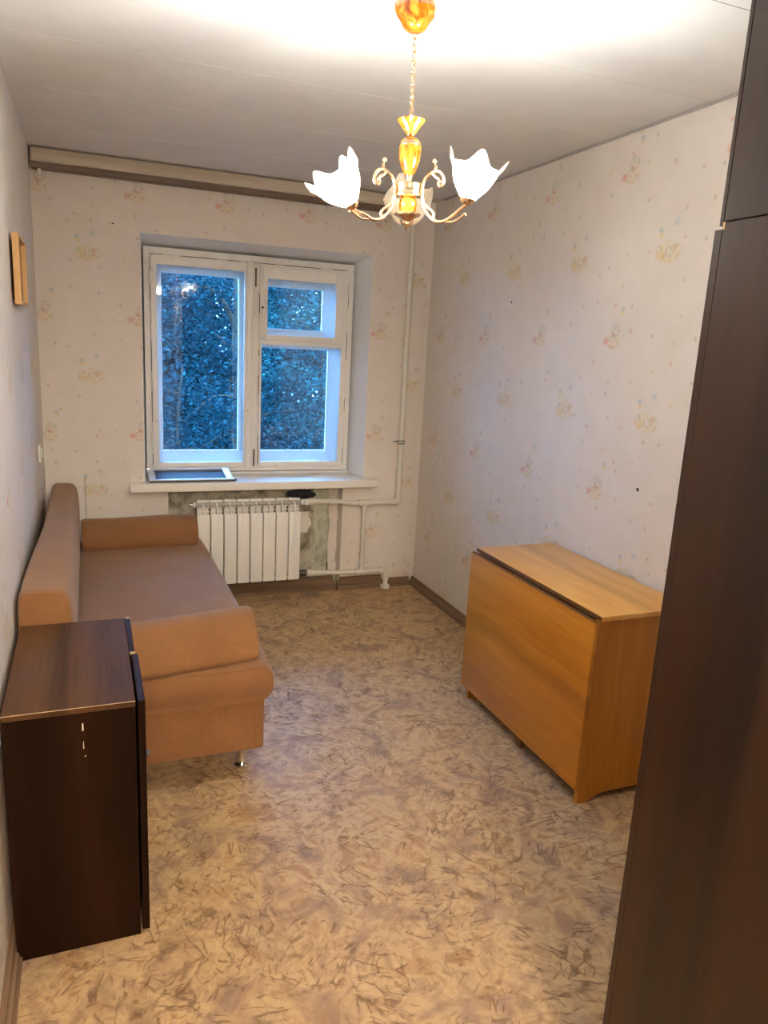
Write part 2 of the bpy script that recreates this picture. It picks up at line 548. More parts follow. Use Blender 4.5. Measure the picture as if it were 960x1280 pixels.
floor = struct('floor', box((-.1, NEAR - .1, -.08), (W + .1, D + .1, 0)), M['lino'])
ceil = struct('ceiling', box((-.1, NEAR - .1, H + .004), (W + .1, OUT, H + .12)), M['seam'])
ys = [NEAR] + [1.66 + .5655 * k for k in range(-3, 5)] + [D]
for a, b in zip(ys, ys[1:]):                        # strips of ceiling paper with open joints
    obj('paper_strip', box((0, a + .0013, H), (W, b - .0013, H + .006), .0006, 1), M['ceiling'], ceil)
wl = struct('wall_left', box((-.12, NEAR - .1, 0), (0, OUT, H)), M['paper_left'])
wr = struct('wall_right', box((W, NEAR - .1, 0), (W + .12, OUT, H)), M['paper_right'])
b = bmesh.new()
DX0, DX1, DH = .06, .96, 2.06                       # doorway behind the camera, open to the hallway
bx(b, (0, NEAR - .1, 0), (DX0, NEAR, H))
bx(b, (DX1, NEAR - .1, 0), (W, NEAR, H))
bx(b, (DX0, NEAR - .1, DH), (DX1, NEAR, H))
wn = struct('wall_near', b, M['paper_near'])
HY = -1.95
b = bmesh.new()
bx(b, (-.75, HY - .1, -.02), (W + .1, HY, H + .1))
bx(b, (-.85, HY - .1, -.02), (-.75, NEAR - .1, H + .1))
bx(b, (W + .0, HY, -.02), (W + .1, NEAR - .1, H + .1))
bx(b, (-.75, NEAR - .11, -.02), (-.12, NEAR - .1, H + .1))
struct('wall_hall', b, M['paper_near'])
struct('floor_hall', box((-.85, HY - .1, -.08), (W + .1, NEAR - .101, 0)), M['lino'])
struct('ceiling_hall', box((-.85, HY - .1, H), (W + .1, NEAR - .101, H + .1)), M['ceiling'])
b = bmesh.new()
bx(b, (DX0, NEAR - .105, 0), (DX0 + .03, NEAR + .012, DH), .003)
bx(b, (DX1 - .03, NEAR - .105, 0), (DX1, NEAR + .012, DH), .003)
bx(b, (DX0 + .03, NEAR - .105, DH - .03), (DX1 - .03, NEAR + .012, DH), .003)
struct('door_1', b, M['white_paint'])
hl = thing('hall_lamp', (.50, -1.35, H), 'white glass globe ceiling lamp in the hallway behind the doorway', 'lamp')
obj('ceiling_plate', lathe([(.05, H - .0005), (.05, H - .015), (.03, H - .02)], (.50, -1.35, 0), 24), M['pipe'], hl, smooth=True)
obj('stem', tube([(.50, -1.35, H - .02), (.50, -1.35, H - .22)], .008, n=10), M['pipe'], hl, smooth=True)
_k = N('hall_globe_lit')
_k.bs((.9, .9, .88), .3)
_k.set(_k.b.inputs['Emission Color'], HALL_COLOR)
_k.b.inputs['Emission Strength'].default_value = HALL_STRENGTH
obj('globe', lathe([(.02, H - .215)] + [(.12 * math.sin(math.radians(a)), H - .335 + .12 * math.cos(math.radians(a))) for a in range(12, 172, 8)] + [(.004, H - .455)], (.50, -1.35, 0), 28), _k.m, hl, smooth=True)
b = bmesh.new()
bx(b, (0, D, 0), (OX0, OUT, H))
bx(b, (OX1, D, 0), (W, OUT, H))
bx(b, (OX0, D, OZ1), (OX1, OUT, H))
bx(b, (OX0, D, 0), (NX0, OUT, .71))
bx(b, (NX1, D, 0), (OX1, OUT, .71))
bx(b, (NX0, D + .10, 0), (NX1, OUT, .71))
wb = struct('wall_back', b, M['paper_back'])
# bare plaster inside the niche, with an old green painted patch and torn paper
obj('plaster', box((NX0 + .001, D + .092, 0), (NX1 - .001, D + .0995, .705)), M['plaster'], wb)
obj('niche_side', box((NX0 - .004, D + .001, 0), (NX0 + .003, D + .099, .705)), M['plaster'], wb)
random.seed(4)
def ragged(x0, x1, z0, z1, y, t, amp, n=14):
    L = [(x0 + random.uniform(-amp, amp), z0 + (z1 - z0) * i / n) for i in range(n + 1)]
    R = [(x1 + random.uniform(-amp, amp), z0 + (z1 - z0) * i / n) for i in range(n + 1)]
    return prism(L + R[::-1], 'y', y - t, y)
obj('old_paint_patch', ragged(1.60, 1.70, .02, .70, D + .0915, .002, .012), M['plaster_green'], wb)
obj('torn_wallpaper', ragged(1.70, 1.764, .10, .70, D + .0915, .002, .006), M['paper_back'], wb)
obj('torn_wallpaper', ragged(1.50, 1.575, .38, .52, D + .0915, .0015, .02, 5), M['sill_paint'], wb)
obj('wallpaper_seam', box((.205, D - .0015, .50), (.2075, D, .80)), M['crack'], wb)
obj('wallpaper_scratch', prism([(.262, .80), (.265, .80), (.285, .715), (.281, .715)], 'y', D - .001, D), M['sill_paint'], wb)
obj('nail_hole', box((.392, D - .002, 2.175), (.400, D, 2.183), .003, 1), M['crack'], wb)
for yy, zz, s in ((3.47, 1.865, .005), (2.355, 1.095, .007)):
    obj('nail_hole', box((W - .003, yy - s, zz - s), (W, yy + s, zz + s), .003, 1), M['crack'], wr)
# splayed reveals
t = .006
b = prism([(D - .0005, OZ1), (FY + .10, FZ1 - .0), (FY + .10, OZ1 + .001), (D, OZ1 + .001)], 'x', OX0, OX1)
obj('reveal', b, M['reveal'], wb)
b = prism([(OX1, D - .0005), (OX1 + .001, D), (OX1 + .001, FY + .1), (FX1, FY + .1)], 'z', .76, OZ1)
obj('reveal', b, M['reveal'], wb)
b = prism([(OX0, D - .0005), (OX0 - .001, D), (OX0 - .001, FY + .1), (FX0, FY + .1)], 'z', .76, OZ1)
obj('reveal', b, M['reveal'], wb)
# base of the opening behind the sill
obj('opening_base', box((OX0, FY + .02, .66), (OX1, OUT, .775)), M['reveal'], wb)

# baseboards and the ceiling bead
def basepro(name, pts, axis, a, b2, mat):
    return struct(name, prism(pts, axis, a, b2), mat)
def bprof(s0, s):      # s0 = wall coordinate, s = direction into the room
    return [(s0, 0), (s0 + s * .032, 0), (s0 + s * .032, .012), (s0 + s * .026, .018), (s0 + s * .024, .030), (s0 + s * .016, .034), (s0 + s * .014, .052), (s0, .056)]
basepro('baseboard_right', bprof(W, -1), 'y', 1.01, D - .001, M['base_wood'])
basepro('baseboard_left', bprof(0, 1), 'y', NEAR, D - .03, M['base_wood'])
bb = basepro('baseboard_back', bprof(D, -1), 'x', NX1 - .02, W - .035, M['base_wood_x'])
obj('niche_board', prism([(D + .09, 0), (D - .012, 0), (D - .012, .022), (D + .07, .070), (D + .09, .070)], 'x', NX0 + .005, NX1 - .025), M['base_wood_x'], bb)
obj('short_board', prism([(D - .002, .05), (D - .016, .05), (D - .013, .080), (D - .002, .085)], 'x', NX1, 2.06), M['base_wood_x'], bb)
struct('trim_1', box((W - .007, 1.0, H - .010), (W - .001, D - .12, H - .001), .002, 2), plain('grey_bead', srgb(176, 168, 162), .7))

# ------------------------------------------------------------------ window
win = thing('window_1', (1.2, FY, .757), 'white painted wooden window with small vent pane above garden view', 'window')
del win['category']
del win['label']
win['kind'] = 'structure'
def ring(x0, x1, z0, z1, w, y0, y1, bev=.004):
    """four mitred bars around an opening; w = (left, right, bottom, top)"""
    b = bmesh.new()
    bx(b, (x0, y0, z0), (x0 + w[0], y1, z1), bev)
    bx(b, (x1 - w[1], y0, z0), (x1, y1, z1), bev)
    bx(b, (x0 + w[0] - .003, y0 + .001, z0), (x1 - w[1] + .003, y1, z0 + w[2]), bev)
    bx(b, (x0 + w[0] - .003, y0 + .001, z1 - w[3]), (x1 - w[1] + .003, y1, z1), bev)
    return b
wp = M['white_paint']
b = ring(FX0, FX1, FZ0, FZ1, (.036, .036, .026, .042), FY, FY + .20)
bx(b, (1.178, FY, FZ0), (1.238, FY + .20, FZ1), .003)
frame = obj('window_frame', b, wp, win, smooth=30)
obj('cover_strip', box((1.160, FY - .022, FZ0 + .012), (1.196, FY - .004, FZ1 - .035), .006, 3), wp, win, smooth=True)
ls = obj('sash', ring(.597, 1.178, .808, 2.058, (.035, .032, .034, .055), FY - .012, FY + .030), wp, win, smooth=30)
obj('pane', box((.628, FY + .006, .838), (1.150, FY + .009, 2.008)), M['glass'], ls)
b = ring(1.238, 1.809, .808, 2.058, (.016, .036, .034, .016), FY - .010, FY + .030)
bx(b, (1.250, FY - .012, 1.578), (1.778, FY + .028, 1.606), .004)
rs = obj('sash', b, wp, win, smooth=30)
obj('pane', box((1.250, FY + .006, .838), (1.778, FY + .009, 1.582)), M['glass'], rs)
b = ring(1.252, 1.775, 1.606, 2.042, (.034, .050, .036, .070), FY - .018, FY + .022)
vt = obj('vent_sash', b, wp, win, smooth=30)
obj('vent_pane', box((1.282, FY + .004, 1.638), (1.729, FY + .007, 1.976)), M['glass'], vt)
# outer set of sashes
OY = 4.852
b = ring(.597, 1.180, .80, 2.075, (.078, .033, .088, .099), OY, OY + .034)
os_ = obj('outer_sash', b, wp, win, smooth=30)
obj('outer_pane', box((.672, OY + .015, .885), (1.150, OY + .018, 1.979)), M['glass'], os_)
b = ring(1.236, 1.81, .80, 2.075, (.054, .061, .086, .030), OY, OY + .034)
bx(b, (1.29, OY + .001, 1.558), (1.749, OY + .033, 1.60), .004)
os2 = obj('outer_sash', b, wp, win, smooth=30)
obj('outer_pane', box((1.287, OY + .015, .883), (1.752, OY + .018, 1.561)), M['glass'], os2)
b = ring(1.29, 1.749, 1.600, 2.046, (.030, .052, .082, .105), OY - .004, OY + .028)
ov = obj('outer_vent_sash', b, wp, win, smooth=30)
obj('outer_vent_pane', box((1.317, OY + .011, 1.679), (1.700, OY + .014, 1.944)), M['glass'], ov)
for a, c in ((.597, 1.178), (1.238, 1.809)):           # sloping ledges between the two sets of sashes
    obj('ledge', prism([(FY + .034, .79), (OY, .79), (OY, .884), (FY + .034, .818)], 'x', a, c), wp, win)
obj('jamb_lining', prism([(1.809, FY + .034), (1.809, OY), (1.751, OY), (1.782, FY + .034)], 'z', .818, 1.575), wp, win)
obj('jamb_lining', prism([(1.809, FY + .034), (1.809, OY - .005), (1.699, OY - .005), (1.742, FY + .034)], 'z', 1.60, 2.046), wp, win)
# hinges, latches, dark gaps between sash and frame
for x, z in ((.594, 1.93), (.594, .98), (1.812, 1.93), (1.812, .98), (1.777, 1.93), (1.777, 1.72)):
    obj('hinge', tube([(x, FY - .016, z - .045), (x, FY - .016, z + .045)], .0055, n=8), wp, win, smooth=True)
b = bmesh.new()
rnd = random.Random(6)
for x, y in ((1.2362, FY - .0165), (1.8088, FY - .0115), (.5955, FY - .0125)):
    z = .83
    while z < 2.0:
        ln = rnd.uniform(.03, .22)
        bx(b, (x - .001, y, z), (x + .0012, y + .008, min(2.05, z + ln)))
        z += ln + rnd.uniform(.06, .30)
x = .60
while x < 1.75:
    ln = rnd.uniform(.05, .25)
    bx(b, (x, FY - .0125, 2.0585), (min(1.8, x + ln), FY - .004, 2.0605))
    x += ln + rnd.uniform(.02, .12)
obj('sash_gap', b, M['crack'], win)
for z in (1.80, ):
    k = obj('latch', box((1.238, FY - .028, z - .03), (1.262, FY - .018, z + .03), .004), wp, win, smooth=True)
    obj('latch_knob', tube([(1.25, FY - .045, z), (1.25, FY - .027, z)], .007, n=10), M['steel_dark'], k, smooth=True)
for z, s in ((2.03, 1), (.815, -1)):
    k = obj('bolt', tube([(1.212, FY - .012, z), (1.212, FY - .012, z - s * .11)], .0045, n=8), M['steel_dark'], win, smooth=True)
# sill slab
pts = [(.447, 4.387), (1.967, 4.387), (1.967, D - .001), (OX1 - .002, D - .001), (FX1 + .006, FY + .015), (FX0 - .006, FY + .015), (OX0 + .002, D - .001), (.447, D - .001)]
b = prism(pts, 'z', .710, .760)
bmesh.ops.bevel(b, geom=[e for e in b.edges if all(v.co.y < 4.40 for v in e.verts)], offset=.007, segments=3, profile=.5, affect='EDGES')
obj('window_sill', b, M['sill_paint'], win, smooth=30)

# ------------------------------------------------------------------ wardrobe with top cupboard
def cupboard(name, z0, z1, label, dy, plinth):
    x0, x1, y0, y1 = 1.20, 2.262, .42, .977
    t = thing(name, ((x0 + x1) / 2, (y0 + y1) / 2, z0), label, 'wardrobe')
    v = M['ward_v']
    obj('side_panel', box((x0, y0, z0), (x0 + .018, y1, z1), .001, 1), v, t)
    obj('side_panel', box((x1 - .018, y0, z0), (x1, y1, z1), .001, 1), v, t)
    obj('top_panel', box((x0 + .018, y0, z1 - .018), (x1 - .018, y1, z1)), v, t)
    obj('bottom_panel', box((x0 + .018, y0, z0 + plinth), (x1 - .018, y1, z0 + plinth + .018)), v, t)
    obj('back_panel', box((x0 + .018, y0, z0 + plinth), (x1 - .018, y0 + .005, z1 - .018)), M['tan'], t)
    if plinth:
        obj('plinth', box((x0 + .018, y1 - .04, z0), (x1 - .018, y1 - .022, z0 + plinth)), v, t)
    xm = (x0 + x1) / 2
    for a, c, hx in ((x0 + .001, xm - .0015, xm - .035), (xm + .0015, x1 - .001, xm + .035)):
        d = obj('door', box((a, y1 + .001, z0 + max(plinth - .01, -.002) + dy[1]), (c, y1 + dy[0], z1 - dy[2]), .0012, 1), v, t)
        zc = (z0 + z1) / 2
        hb = bmesh.new()
        tube([(hx, y1 + dy[0], zc - .05), (hx, y1 + dy[0] + .02, zc - .05), (hx, y1 + dy[0] + .02, zc + .05), (hx, y1 + dy[0], zc + .05)], .005, hb, 8)
        obj('handle', hb, M['chrome'], d, smooth=True)
    return t
wdr = cupboard('wardrobe', 0, 1.835, 'tall dark brown veneered wardrobe standing on the floor', (.018, 0, .010), .07)
obj('chipped_edge', box((1.1995, .973, 1.824), (1.2012, .9772, 1.8355)), M['edge'], wdr)
upc = cupboard('top_cupboard', 1.836, 2.29, 'dark brown top cupboard set on the wardrobe below the ceiling', (.010, -.004, .004), 0)
upc['category'] = 'cupboard'

# ------------------------------------------------------------------ folding table
TX0, TX1, TY0, TY1, TZ = 1.872, 2.283, 1.955, 2.862, .735
tb = thing('folding_table', (2.08, 2.41, 0), 'honey coloured drop-leaf folding table closed against wallpapered wall', 'table')
obj('table_top', box((TX0, TY0 - .002, TZ - .019), (TX1, TY1, TZ), .002, 2), M['tbl_top_lit'], tb, smooth=30)
obj('top_edge', box((TX0 - .0012, TY0, TZ - .017), (TX0 + .001, TY1 - .002, TZ - .002)), M['tbl_edge'], tb)
def sidep(y0, y1):
    x0, x1 = 1.8655, 2.275
    zt = TZ - .0195
    pts = [(x0, 0), (x0 + .045, 0), (x0 + .075, .016), (x0 + .11, .028), (x1 - .11, .028), (x1 - .075, .016), (x1 - .045, 0), (x1, 0), (x1, zt), (x0, zt)]
    return prism(pts, 'y', y0, y1)
obj('side_panel', sidep(TY0 + .008, TY0 + .028), M['tbl_side'], tb)
obj('side_panel', sidep(TY1 - .04, TY1 - .02), M['tbl_side'], tb)
obj('centre_panel', box((2.06, TY0 + .029, .10), (2.078, TY1 - .041, TZ - .02)), M['tbl_side'], tb)
lf = obj('leaf', box((1.846, TY0 + .002, .062), (1.865, TY1 + .004, TZ - .022), .0015, 2), M['tbl_leaf'], tb, smooth=30)
obj('leaf', box((2.2785, TY0 + .002, .062), (2.295, TY1 + .004, TZ - .022), .0015, 2), M['tbl_leaf'], tb)
obj('leaf_edge', box((1.847, TY0 + .004, TZ - .0225), (1.864, TY1 + .002, TZ - .0205)), M['tbl_edge'], lf)
for y in (TY0 + .10, (TY0 + TY1) / 2, TY1 - .12):
    obj('hinge', tube([(1.8685, y - .03, TZ - .019), (1.8685, y + .03, TZ - .019)], .003, n=8), M['steel_dark'], tb)
gl = obj('gate_leg', box((1.868, 2.36, 0), (1.883, 2.40, .60), .002), M['tbl_edge'], tb)
obj('gate_rail', box((1.868, 2.40, .10), (1.883, TY1 - .041, .14), .002), M['tbl_edge'], tb)
for y in (TY0 + .012, TY1 - .036):
    obj('glide', box((1.885, y, -.0), (1.925, y + .012, .002)), M['steel_dark'], tb)

# ------------------------------------------------------------------ bedside cabinet
cb = thing('low_cabinet', (.18, 2.12, 0), 'dark walnut veneered low cabinet between sofa end and left wall', 'cabinet')
cx0, cx1, cy0, cy1, cz = .020, .326, 1.822, 2.418, .70
obj('side_panel', box((cx0, cy0, 0), (cx1, cy0 + .016, cz - .0165), .001, 1), M['dark_v'], cb)
obj('side_panel', box((cx0, cy1 - .016, 0), (cx1, cy1, cz - .0165), .001, 1), M['dark_v'], cb)
obj('top_panel', box((cx0 - .001, cy0 - .001, cz - .016), (cx1, cy1, cz), .0012, 1), M['dark_y'], cb)
obj('back_panel', box((cx0, cy0 + .016, .05), (cx0 + .004, cy1 - .016, cz - .017)), M['tan'], cb)
obj('bottom_panel', box((cx0 + .004, cy0 + .016, .05), (cx1, cy1 - .016, .066)), M['dark_y'], cb)
obj('plinth', box((cx1 - .03, cy0 + .016, 0), (cx1 - .014, cy1 - .016, .05)), M['dark_y'], cb)
ym = 2.123
d1 = obj('door', box((cx1 + .006, cy0, .012), (cx1 + .024, ym - .002, cz - .001), .001, 1), M['dark_v'], cb)
obj('knob', lathe([(.004, 0), (.005, .012), (.011, .016), (.010, .024), (.003, .027)], (0, 0, 0), 14), M['steel_dark'], d1, smooth=True)
k = d1.children[0]
k.data.transform(Matrix.Translation(Vector((cx1 + .024, ym - .05, .40)) - ORG[cb.name]) @ Matrix.Rotation(math.pi / 2, 4, 'Y') @ Matrix.Translation(ORG[cb.name]))
d2 = obj('door', box((cx1 + .0005, ym + .002, .012), (cx1 + .0165, cy1, cz + .002), .001, 1), M['dark_v'], cb)
obj('chipped_corner', box((cx1 + .003, cy1 - .014, cz - .006), (cx1 + .0168, cy1 + .0006, cz + .0026)), M['edge'], d2)
obj('chipped_corner', box((cx1 + .003, ym + .0015, cz - .004), (cx1 + .0168, ym + .008, cz + .0026)), M['edge'], d2)
for x0, z0, z1, ww in ((.198, .635, .657, .0040), (.199, .585, .607, .0026), (.201, .563, .567, .005)):
    obj('scratch', prism([(x0, z0), (x0 + ww, z0 + .002), (x0 + ww * .8, z1), (x0 + .0006, z1 - .002)], 'y', cy0 - .0006, cy0), M['chip'], cb)
b = bmesh.new()
bx(b, (cx0 - .002, cy0 - .0016, cz - .0014), (cx1, cy0 - .0006, cz + .0002))
obj('worn_edge', b, M['edge'], cb)
# thin grey cable hooked behind the cabinet
cab = obj('cable', tube(smooth_path([(.008, 1.835, .60), (.007, 1.82, .63), (.009, 1.812, .665), (.014, 1.810, .695), (.014, 1.818, .7035), (.010, 1.84, .700), (.008, 1.86, .67), (.008, 1.87, .60)]), .0028, n=8), M['cable'], None, at=(.010, 1.83, .60), smooth=True)
tag(cab, 'thin grey cable looped behind the dark low cabinet', 'cable')

# ------------------------------------------------------------------ sofa
sf = thing('sofa', (.42, 3.42, 0), 'brown fabric sofa along left wall with two end bolsters', 'sofa')
fb = M['fabric']
SY0, SY1 = 2.452, 4.345
def rr_section(w, h, r, n=6, r2=None):
    """rounded rectangle, origin at lower left, counter-clockwise"""
    r2 = r if r2 is None else r2
    out = []
    for cx, cy, a0, q in ((w - r, r, -90, r), (w - r2, h - r2, 0, r2), (r2, h - r2, 90, r2), (r, r, 180, r)):
        for i in range(n + 1):
            a = math.radians(a0 + 90 * i / n)
            out.append((cx + q * math.cos(a), cy + q * math.sin(a)))
    return out
def puff(section, axis, a, b2, place, n=16, end=.03, wave=0.0, seed=0):
    """loft of a closed section along an axis with rounded ends"""
    rnd = random.Random(seed)
    cx = sum(p[0] for p in section) / len(section)
    cy = sum(p[1] for p in section) / len(section)
    L = b2 - a
    st = [(0, .80), (.10 * end, .86), (.35 * end, .94), (.7 * end, .985), (end, 1)]
    ts = [(a + q, s) for q, s in st] + [(a + end + (L - 2 * end) * i / n, 1) for i in range(1, n)] + [(b2 - q, s) for q, s in st[::-1]]
    rings = []
    for t, s in ts:
        wv = wave * math.sin(t * 9.1 + seed) * (0.5 + .5 * math.sin(t * 3.3))
        rr_ = []
        for p in section:
            ins = min(abs(p[0] - cx), abs(p[1] - cy))
            x = cx + (p[0] - cx) * (1 - (1 - s) * .035 / max(.035, abs(p[0] - cx)) if abs(p[0] - cx) > 1e-6 else 1)
            y = cy + (p[1] - cy) * (1 - (1 - s) * .035 / max(.035, abs(p[1] - cy)) if abs(p[1] - cy) > 1e-6 else 1)
            if p[1] > cy:
                y += wv
            rr_.append(place(t, x, y))
        rings.append(rr_)
    return loft(rings)
# box base, set back under the seat
base = obj('base', box((.165, SY0 + .006, .125), (.806, SY1 - .01, .325), .010, 3), fb, sf, smooth=True)
b = bmesh.new()
bx(b, (.768, SY0 + .0045, .13), (.7695, SY0 + .0075, .32))
obj('seam', b, M['fabric_dark'], base)
# torn threads on the near front corner
b = bmesh.new()
rnd = random.Random(2)
for i in range(14):
    p = Vector((.806 + rnd.uniform(-.02, .002), SY0 + rnd.uniform(.003, .012), .255 + rnd.uniform(-.03, .04)))
    q = p + Vector((rnd.uniform(.004, .018), rnd.uniform(-.012, .002), rnd.uniform(-.02, .012)))
    tube([p, (p + q) / 2 + Vector((.003, 0, .003)), q], .0011, b, 5)
obj('frayed_threads', b, fb, base, kind='stuff')
# seat pad with rounded front edge, slightly domed
sec = rr_section(.690, .142, .050, 8, .055)
seat = obj('seat', puff(sec, 'y', SY0 - .012, SY1, lambda t, x, y: (.150 + x + .008 * math.sin((t - SY0) * 1.6), t, .322 + y), n=22, end=.05, wave=.003, seed=3), fb, sf, smooth=60)
# backrest: leaning front, soft top
sec = [(0.0, 0.0), (.150, 0.0), (.158, .10), (.163, .30), (.160, .40), (.151, .450), (.132, .473), (.105, .480), (.055, .481), (.022, .478), (.004, .462), (-.002, .42), (-.004, .30), (-.002, .15)]
def backplace(t, x, y):
    u = (t - 2.42) / (4.39 - 2.42)
    k = .030 * math.sin(math.pi * min(1, u * 1.25)) if u < .8 else .030 * math.sin(math.pi * 1.0)
    sh = .026 * min(1, max(0, (u - .15) / .35))
    return (.012 + x + sh * (1 - x / .16), t, .318 + y * (1.0 - .035 * u) + .004)
def resample(sec, k=3):
    return [tuple(v)[:2] for v in smooth_path([(p[0], p[1], 0) for p in sec + [sec[0]]], k)][:-1]
obj('backrest', puff(resample(sec), 'y', 2.432, 4.358, backplace, n=20, end=.045, wave=.004, seed=5), fb, sf, smooth=60)
obj('backrest_frame', box((.016, 2.46, .10), (.150, 4.35, .318), .008, 2), fb, sf, smooth=True)
# bolsters lying across the two ends
def bolster(yc, flip, seed, x0, x1, skew):
    sec = [(-.125, .000), (.095, .000), (.122, .012), (.130, .040), (.118, .085), (.085, .130), (.040, .152), (-.005, .154), (-.050, .138), (-.095, .098), (-.128, .050), (-.138, .018)]
    if flip:
        sec = [(-p[0], p[1]) for p in sec][::-1]
    return obj('bolster', puff(resample(sec), 'x', x0, x1, lambda t, x, y: (t, yc + x + skew * (max(t, .37) - .5), .462 + y), n=14, end=.03, wave=.003, seed=seed), fb, sf, smooth=60)
bolster(2.582, False, 1, .178, .792, .15)
bolster(4.198, True, 2, .182, .790, .06)
for x, y in ((.745, 2.562), (.745, 4.26), (.23, 2.562), (.23, 4.26)):
    obj('leg', lathe([(.026, 0), (.028, .004), (.028, .012), (.021, .018), (.018, .030), (.0175, .095), (.024, .106), (.030, .125)], (x, y, 0), 20), M['chrome'], sf, smooth=True)

# ------------------------------------------------------------------ radiator
rd = thing('radiator', (1.137, 4.42, .12), 'white ribbed heating radiator with eight sections hung under window sill', 'radiator')
RY = 4.367
def section(x):
    b = bmesh.new()
    bx(b, (x + .003, RY, .128), (x + .077, RY + .006, .572), .003, 2)             # face plate
    bx(b, (x + .037, RY + .003, .14), (x + .043, RY + .075, .628), .001, 1)        # web
    bx(b, (x + .006, RY + .040, .16), (x + .074, RY + .046, .60), .001, 1)         # inner fin
    for z, y in ((.588, .008), (.610, .016)):
        bx(b, (x + .004, RY + y, z - .0025), (x + .076, RY + y + .006, z + .0025))
    prism([(RY, .572), (RY + .004, .572), (RY + .030, .636), (RY + .026, .636)], 'x', x + .0365, x + .0435, b)
    bx(b, (x + .002, RY + .022, .640), (x + .078, RY + .058, .656), .005, 2)        # top cap
    bx(b, (x + .003, RY + .02, .126), (x + .077, RY + .062, .150), .006, 2)
    return b
s0 = obj('section', section(.817), M['rad'], rd, smooth=30)
for i in range(1, 8):
    c = s0.copy()
    COL.objects.link(c)
    c.parent = rd
    c.location = (.08 * i, 0, 0)
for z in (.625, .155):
    obj('manifold', tube([(.812, RY + .042, z), (1.462, RY + .042, z)], .019, n=14), M['rad_shaded'], rd, smooth=True)
obj('bleed_valve', tube([(.795, RY + .042, .625), (.800, RY + .042, .625), (.802, RY + .042, .625), (.815, RY + .042, .625)], [.008, .008, .018, .018], n=14), M['rad'], rd, smooth=True)
obj('bleed_cap', tube([(.780, RY + .042, .625), (.796, RY + .042, .625)], .007, n=10), M['chrome'], rd, smooth=True)

# ------------------------------------------------------------------ heating pipes
pp = thing('heating_pipe', (2.14, D - .04, 0), 'white painted heating pipe running down beside window to radiator', 'pipe')
PY = D - .045
obj('riser', tube([(2.140, PY, H - .001), (2.140, PY, .615)], .0165, n=16), M['pipe'], pp, smooth=True)
obj('elbow', tube(smooth_path([(2.140, PY, .655), (2.140, PY, .620), (2.130, PY, .603), (2.112, PY, .600), (2.085, PY, .600)], 4), .021, n=14), M['pipe'], pp, smooth=True)
obj('supply_pipe', tube(smooth_path([(2.10, PY, .600), (1.85, PY, .598), (1.78, PY, .602), (1.70, PY - .01, .616), (1.56, PY - .03, .625), (1.50, RY + .042, .625)], 5), .0155, n=14), M['pipe'], pp, smooth=True)
obj('tee', tube([(1.860, PY, .599), (1.945, PY, .599)], .022, n=14), M['pipe'], pp, smooth=True)
obj('tee_neck', tube([(1.903, PY, .598), (1.903, PY, .545)], .021, n=14), M['pipe'], pp, smooth=True)
obj('coupling', tube([(1.655, PY - .017, .6185), (1.70, PY - .010, .615)], .021, n=14), M['pipe'], pp, smooth=True)
obj('coupling', tube([(1.515, RY + .042, .625), (1.555, PY - .03, .625)], .023, n=14), M['pipe'], pp, smooth=True)
obj('bypass_pipe', tube([(1.903, PY, .56), (1.903, PY, .150)], .0145, n=14), M['pipe'], pp, smooth=True)
obj('tee', tube([(1.860, PY, .128), (1.945, PY, .128)], .021, n=14), M['pipe'], pp, smooth=True)
obj('tee_neck', tube([(1.903, PY, .130), (1.903, PY, .175)], .020, n=14), M['pipe'], pp, smooth=True)
obj('return_pipe', tube(smooth_path([(2.055, PY, .128), (1.85, PY, .128), (1.72, PY - .01, .135), (1.60, PY - .03, .150), (1.51, RY + .042, .155)], 5), .0155, n=14), M['pipe'], pp, smooth=True)
obj('coupling', tube([(1.515, RY + .042, .155), (1.56, PY - .03, .152)], .022, n=14), M['pipe'], pp, smooth=True)
obj('elbow', tube(smooth_path([(2.03, PY, .128), (2.058, PY, .127), (2.074, PY, .118), (2.080, PY, .095), (2.080, PY, .058)], 4), .0205, n=14), M['pipe'], pp, smooth=True)
obj('drop_pipe', tube([(2.080, PY, .10), (2.080, PY, .001)], .016, n=14), M['pipe'], pp, smooth=True)
obj('floor_collar', lathe([(.030, 0), (.032, .010), (.030, .022), (.020, .026)], (2.080, PY, .0), 18), M['pipe'], pp, smooth=True)
obj('union_nut', tube([(1.463, RY + .042, .155), (1.512, RY + .042, .155)], .020, n=8), M['steel_dark'], pp)
obj('valve', tube([(1.463, RY + .042, .625), (1.515, RY + .042, .625)], .020, n=10), M['rad'], pp, smooth=True)
obj('valve_cap', tube([(1.492, RY + .040, .625), (1.492, RY + .002, .625)], [.016, .014], n=12), M['plastic'], pp, smooth=True)
cl = obj('clamp', box((2.095, D - .012, .992), (2.185, D - .002, 1.004), .002), M['chrome'], pp)
for z in (.990, 1.008):
    obj('clamp_ring', tube([(2.140 + .0185 * math.cos(a), PY + .0185 * math.sin(a), z) for a in [2 * math.pi * i / 20 for i in range(20)]], .0035, n=6, closed=True), M['steel_dark'], cl, smooth=True)

# black rag over the valve
b = bmesh.new()
bmesh.ops.create_icosphere(b, subdivisions=4, radius=1)
rnd = random.Random(8)
from mathutils import noise as mn
for v in b.verts:
    d = v.co.copy()
    q = 1 + .38 * mn.noise(d * 2.6) + .16 * mn.noise(d * 7)
    v.co = Vector((1.468 + d.x * .082 * q, RY + .050 + d.y * .036 * q, .671 + d.z * .030 * q))
    v.co.z = min(.7085, max(v.co.z, .6575 if v.co.x < 1.46 else .646))
rag = obj('rag', b, M['black'], None, at=(1.43, RY + .05, .6575), smooth=60)
tag(rag, 'crumpled black rag stuffed on top of the radiator end', 'rag')

